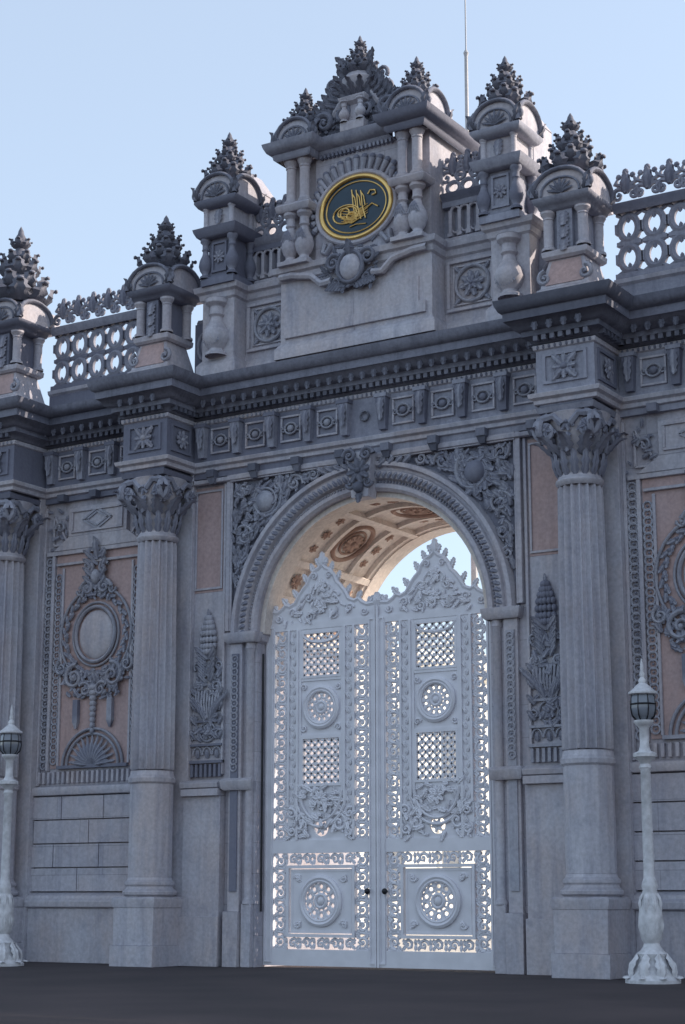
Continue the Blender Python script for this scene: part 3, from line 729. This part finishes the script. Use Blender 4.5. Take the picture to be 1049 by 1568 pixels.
def wheel(B,F,a,b,r,n=10):
    ring(B,F,a,b,r,r,.055,.04,36); ring(B,F,a,b,r*.86,r*.86,.035,.05,30); ring(B,F,a,b,r*.28,r*.28,.04,.02,16); ball(B,F,a,b,.02,r*.2,r*.2,.06)
    for i in range(n):
        an=2*pi*i/n
        P=[(a+r*q*math.cos(an),b+r*q*math.sin(an)) for q in(.28,.62)]
        line(B,F,P,.026)
        ring(B,F,a+r*.62*math.cos(an+pi/n),b+r*.62*math.sin(an+pi/n),r*.15,r*.15,.03,0,10,5)
        line(B,F,[(a+r*.6*math.cos(an),b+r*.6*math.sin(an)),(a+r*.95*math.cos(an),b+r*.95*math.sin(an))],.045)
for s in(1,-1):
    F=Fr(o=(0,.34,0),ex=(s,0,0))
    A1=2.74
    box(DR,F,.015,.2,.04,7.0,-.05,.05); box(DR,F,2.5,A1,.04,7.0,-.05,.05)
    box(DR,F,.2,2.5,.04,.36,-.05,.05); box(DR,F,.2,2.5,2.26,2.52,-.05,.05); box(DR,F,.2,2.5,6.85,7.0,-.05,.05)
    for a0,a1 in ((.02,.2),(2.5,2.72)): rframe(DR,F,a0+.03,a1-.02,.1,6.95,.025,.05,.075)
    # bottom panel
    for a in(.37,2.33): strip(DR,F,a,.36,2.26,.3)
    for b in(.48,2.14):
        for i in range(5):
            x=.68+.335*i; volute(DR,F,x,b,.11,0 if i%2 else pi,1 if i%2 else -1,1.3,.036,0,5,.2,5)
            pleaf(DR,F,x+.16,b,pi/2*(1 if i%2 else -1),.12,.1,.02); pleaf(DR,F,x+.16,b,-pi/2*(1 if i%2 else -1),.12,.1,.02)
            pleaf(DR,F,x-.14,b+.1,-pi/4,.14,.1,.01); pleaf(DR,F,x-.14,b-.1,pi/4,.14,.1,.01)
    rframe(DR,F,.53,2.17,.6,2.02,.06,-.04,.07); rframe(DR,F,.62,2.08,.68,1.94,.05,-.03,.03)
    plate_hole(DR,F,.67,2.03,.73,1.89,.46,-.02,.02); wheel(DR,F,1.35,1.31,.46,10)
    for x in(-1,1):
        for y in(-1,1):
            volute(DR,F,1.35+x*.55,1.31+y*.45,.09,0,x*y,1.3,.022,.03,3); pleaf(DR,F,1.35+x*.48,1.31+y*.38,math.atan2(y,x),.2,.12,.02)
    # upper
    for a in(.37,2.33): strip(DR,F,a,2.52,6.85,.3)
    for a0,a1 in((.53,.8),(1.9,2.17)):
        box(DR,F,a0,a1,2.52,6.85,-.03,.03); 
        box(DR,F,a0,a0+.05,2.52,6.85,.03,.07); box(DR,F,a1-.05,a1,3.2,6.85,.03,.07)
        for i in range(28):
            pleaf(DR,F,(a0+a1)/2,2.65+i*.15,pi/2+(.5 if i%2 else -.5),.16,.1,.035,.2,2)
    rframe(DR,F,.86,1.84,5.82,6.8,.05,-.03,.05); lattice(DR,F,.91,1.79,5.86,6.76,.165,.027)
    ring(DR,F,1.35,6.76,.45,.2,.03,.04,20,5,pi,2*pi)
    plate_hole(DR,F,.8,1.9,4.66,5.76,.4,-.02,.02); wheel(DR,F,1.35,5.21,.4,12)
    for x in(-1,1):
        for y in(-1,1): volute(DR,F,1.35+x*.42,5.21+y*.42,.08,0,x*y,1.3,.022,.03,3)
    rframe(DR,F,.86,1.84,3.6,4.62,.05,-.03,.05); lattice(DR,F,.91,1.79,3.64,4.58,.165,.027)
    box(DR,F,.86,1.84,5.762,5.818,-.03,.04); box(DR,F,.86,1.84,4.622,4.658,-.03,.04); box(DR,F,.86,1.84,6.802,6.848,-.03,.04)
    box(DR,F,.8,.86,3.4,6.85,-.03,.045); box(DR,F,1.84,1.9,3.4,6.85,-.03,.045)
    # lower garland region: solid centre with pierced roundel
    box(DR,F,.8,1.9,3.0,3.6,-.03,.02)
    plate_hole(DR,F,.8,1.9,2.52,3.0,.17,-.03,.015); rosette(DR,F,1.35,2.76,.15,6,0)
    tt=np.linspace(0,pi,16)
    for r,c in((.62,.04),(.5,.05)): tube(DR,F.pt(1.35+r*np.cos(tt),3.5-(r+.1)*np.sin(tt),c),.035,6,F.n)
    fill(DR,F,(.8,1.9,2.95,3.6),lambda a,b:True,40,.2,.03)
    for e in(-1,1):
        G=Fr(F.pt(1.35,0,0),F.ex*e,F.ez,F.n)
        volute(DR,G,.45,2.85,.2,2,-1,1.5,.04,.03,6); volute(DR,G,.7,3.05,.12,1,1,1.4,.03,.05,4)
        volute(DR,G,.68,2.7,.12,1,-1,1.4,.03,.05,4)
    fill(DR,F,(.6,2.1,2.56,3.1),lambda a,b:math.hypot(a-1.35,b-2.76)>.2,30,.18,.03)
    rosette(DR,F,1.35,3.35,.2,8,.06)
    # pediment
    half=[(0,8.2),(.08,8.12),(.2,8.06),(.3,7.94),(.36,7.8),(.45,7.72),(.55,7.6),(.66,7.42),(.8,7.36),(.9,7.4),(.98,7.32),(1.1,7.26),(1.33,7.28)]
    for e in(-1,1):
        G=Fr(F.pt(1.35,0,0),F.ex*e,F.ez,F.n)
        for p,q in zip(half[:-1],half[1:]):
            DR.add([G.pt(p[0],7.0,-.03),G.pt(q[0],7.0,-.03),G.pt(q[0],q[1],-.03),G.pt(p[0],p[1],-.03),G.pt(p[0],7.0,.03),G.pt(q[0],7.0,.03),G.pt(q[0],q[1],.03),G.pt(p[0],p[1],.03)],[(0,1,2,3),(4,5,6,7),(2,3,7,6)])
        h=np.array(half); tube(DR,G.pt(h[:,0],h[:,1],.01),.05,6,F.n)
        tube(DR,G.pt(h[:9,0]*.75,7.05+(h[:9,1]-7.05)*.72,.03),.03,6,F.n)
        volute(DR,G,.3,7.5,.13,0,1,1.4,.03,.04,4); volute(DR,G,.7,7.22,.1,0,1,1.4,.025,.04,3); volute(DR,G,1.05,7.12,.09,0,-1,1.4,.025,.04,3)
        volute(DR,G,.18,7.95,.09,0,1,1.4,.025,.04,3); volute(DR,G,.3,7.12,.1,0,-1,1.4,.025,.04,3)
        for k,(x,z) in enumerate(((.2,8.05),(.36,7.85),(.6,7.55),(.85,7.4),(1.1,7.28),(1.28,7.3))): 
            pleaf(DR,G,x,z-.02,1.2-.1*k,.24,.17,.0,.2); ball(DR,G,x+.05,z+.1,.0,.05,.05,.04,5,6)
    fill(DR,F,(.2,2.5,7.05,7.9),lambda a,b:b<8.0-abs(a-1.35)*1.0 and b<7.95,50,.16,.04)
    pleaf(DR,F,1.35,8.1,pi/2,.38,.26,.0,.1); pleaf(DR,F,1.35,8.15,pi/2+.7,.25,.2,.0,.2); pleaf(DR,F,1.35,8.15,pi/2-.7,.25,.2,.0,.2)
    rosette(DR,F,1.35,7.75,.15,8,.05); rosette(DR,F,1.35,7.3,.16,8,.05)
    pleaf(DR,F,0.02,7.2,pi/2,.3,.2,.02,.1)
    box(DR,F,0.0 if s>0 else .02,.05,.04,7.2,.05,.09)
    ball(KN,F,.2,1.5,.12,.06,.06,.05,8,12); tube(KN,F.pt(np.array([.2,.2]),np.array([1.5,1.5]),np.array([.04,.1])),.03,8,(0,0,1))
    lathe(KN,F.pt(2.72,1.1,.16),[(.02,0),(.02,5.3)],8)
droot=empty('pierced_iron_gate'); DR.obj('gate_leaves',M['paint'],droot,angle=50); KN.obj('knobs_and_hinge_rods',M['knob'],droot)

# ------------------------------------------------------------ street lamps
def lamp(x,y):
    e=empty('street_lamp',(x,y,0)); B=MB(); G=MB(); K=MB()
    lathe(B,(0,0,0),[(.46,0),(.46,.05),(.42,.08),(.4,.12),(.33,.2),(.26,.32),(.24,.42),(.26,.47),(.2,.52),(.15,.58),(.13,.64),(.17,.7),(.2,.85),(.21,1.0),(.19,1.2),(.15,1.4),(.12,1.5),(.14,1.56),(.13,1.62),(.1,1.7),(.095,1.8),(.085,3.5),(.11,3.54),(.085,3.6),(.12,3.66),(.2,3.72),(.2,3.78),(.11,3.82),(.08,3.9),(.08,4.2),(.12,4.25),(.17,4.3),(.17,4.34)],24)
    for k in range(8):
        an=2*pi*k/8; d=np.array([math.cos(an),math.sin(an),0])
        leaf(B,d*.40+np.array([0,0,.1]),np.array([0,0,1])-d*.4,d,.4,.24,.05,.12,3)
        leaf(B,d*.12+np.array([0,0,.66]),np.array([0,0,1])+d*.1,d,.55,.15,.05,.1,3)
        leaf(B,d*.14+np.array([0,0,1.45]),np.array([0,0,-1])+d*.1,d,.35,.12,.05,.1,3)
        leaf(B,d*.42+np.array([0,0,.1]),d+np.array([0,0,-.3]),np.array([0,0,1]),.12,.16,.2,.1,2)
    lathe(G,(0,0,0),[(.12,4.34),(.2,4.42),(.225,4.55),(.215,4.72),(.19,4.78)],8)
    for k in range(8):
        an=2*pi*k/8; d=np.array([math.cos(an),math.sin(an),0])
        tube(K,[d*.12+np.array([0,0,4.33]),d*.205+np.array([0,0,4.42]),d*.23+np.array([0,0,4.55]),d*.2+np.array([0,0,4.79])],.011,5,(-d[1],d[0],0))
    lathe(K,(0,0,0),[(.235,4.6),(.24,4.62),(.22,4.63)],8)
    lathe(B,(0,0,0),[(.2,4.77),(.25,4.79),(.25,4.82),(.17,4.88),(.11,4.94),(.06,4.98),(.07,5.03),(.035,5.08),(.05,5.13),(.025,5.2),(.035,5.25),(.01,5.4)],16)
    B.obj('post',M['paintb'],e,angle=50); G.obj('lantern_glass',M['glass'],e); K.obj('lantern_frame',M['knob'],e)
lamp(6.64,-1.9); lamp(-7.65,-2.1)

# flagpole behind
B=MB(); lathe(B,(0,0,0),[(.09,0),(.085,8),(.06,17),(.045,22),(.07,22.1),(.02,22.2),(.016,25)],10); B.obj('flagpole',M['pole']).location=(-.75,6,0)

# distant building
be=empty('cream_building',(-24,30,0)); B=MB(); Wn=MB()
FB=Fr(o=(0,0,0),ex=nv((.1,1,0)),n=nv((1,-.1,0)))
box(B,FB,-16,40,0,12.6,-14,0); mold(B,FB,[(-16,0),(40,0)],[(0,11.8),(.3,11.9),(.6,12.3),(.6,12.6),(0,12.7)])
box(B,FB,-16,40,12.7,12.9,-.4,0); box(B,FB,-16,40,13.7,13.9,-.4,0)
for i in range(90): baluster(B,FB,-15.7+i*.62,12.9,13.7,-.2,.3,8)
for i in range(12):
    for z in(1.5,6.8): box(Wn,FB,-14+i*4.6,-12.4+i*4.6,z,z+3,-.1,.02); rframe(B,FB,-14.2+i*4.6,-12.2+i*4.6,z-.2,z+3.2,.2,0,.12)
B.obj('facade',M['cream'],be); Wn.obj('windows',M['win'],be)

# ------------------------------------------------------------ ground
def sheet(name,x0,x1,y0,y1,z,mat):
    B=MB(); B.add([(x0,y0,z),(x1,y0,z),(x1,y1,z),(x0,y1,z)],[(0,1,2,3)]); return B.obj(name,mat,smooth=False)
m,nt,b=mat_new('asphalt'); N=nt.nodes;L=nt.links
tc=N.new('ShaderNodeTexCoord'); n1=N.new('ShaderNodeTexNoise'); n1.inputs['Scale'].default_value=.4; n1.inputs['Detail'].default_value=8
n2=N.new('ShaderNodeTexNoise'); n2.inputs['Scale'].default_value=60; n2.inputs['Detail'].default_value=3
L.new(tc.outputs['Object'],n1.inputs['Vector']);L.new(tc.outputs['Object'],n2.inputs['Vector'])
cr=N.new('ShaderNodeValToRGB'); cr.color_ramp.elements[0].color=(.030,.023,.027,1);cr.color_ramp.elements[1].color=(.058,.043,.046,1)
cr.color_ramp.elements[0].position=.35;cr.color_ramp.elements[1].position=.7
L.new(n1.outputs['Fac'],cr.inputs[0]);L.new(cr.outputs[0],b.inputs['Base Color']); b.inputs['Roughness'].default_value=.9
bp=N.new('ShaderNodeBump');bp.inputs['Strength'].default_value=.5;bp.inputs['Distance'].default_value=.01;L.new(n2.outputs['Fac'],bp.inputs['Height']);L.new(bp.outputs[0],b.inputs['Normal'])
sheet('ground',-600,600,-600,600,0,m)
sheet('courtyard_paving',-60,60,4.2,120,.004,plain('pale_gravel',(.55,.5,.43),.9,0,.1,2))

# ------------------------------------------------------------ light, sky, camera
az=rad(36); el=rad(30)
d=Vector((math.cos(el)*math.cos(az),math.cos(el)*math.sin(az),math.sin(el)))
sl=bpy.data.lights.new('sun','SUN'); sl.energy=5.0; sl.angle=rad(.5); sl.color=(1,.87,.74)
so=bpy.data.objects.new('sun',sl); bpy.context.scene.collection.objects.link(so); so.rotation_euler=d.to_track_quat('Z','Y').to_euler()
w=bpy.data.worlds.new('World'); bpy.context.scene.world=w; w.use_nodes=True
nt=w.node_tree; bg=nt.nodes['Background']; sky=nt.nodes.new('ShaderNodeTexSky'); sky.sky_type='NISHITA'; sky.sun_disc=False
sky.sun_elevation=el; sky.sun_rotation=math.atan2(d.x,d.y); sky.dust_density=1.5; sky.air_density=1.0; sky.ozone_density=1.5
hz=nt.nodes.new('ShaderNodeVectorMath'); hz.operation='ADD'; hz.inputs[1].default_value=(2.5,2.82,3.15)   # thin bright haze over the whole sky
nt.links.new(sky.outputs[0],hz.inputs[0]); nt.links.new(hz.outputs[0],bg.inputs[0]); bg.inputs[1].default_value=.15
cam=bpy.data.cameras.new('camera'); co=bpy.data.objects.new('camera',cam); bpy.context.scene.collection.objects.link(co)
co.location=(18.38,-30.2,1.4); co.rotation_euler=(rad(90+12.3),0,rad(32.2))
cam.sensor_fit='VERTICAL'; cam.sensor_height=36; cam.lens=62.0; cam.clip_end=3000
sc=bpy.context.scene; sc.camera=co
sc.view_settings.view_transform='Standard'; sc.view_settings.look='None'; sc.view_settings.exposure=0
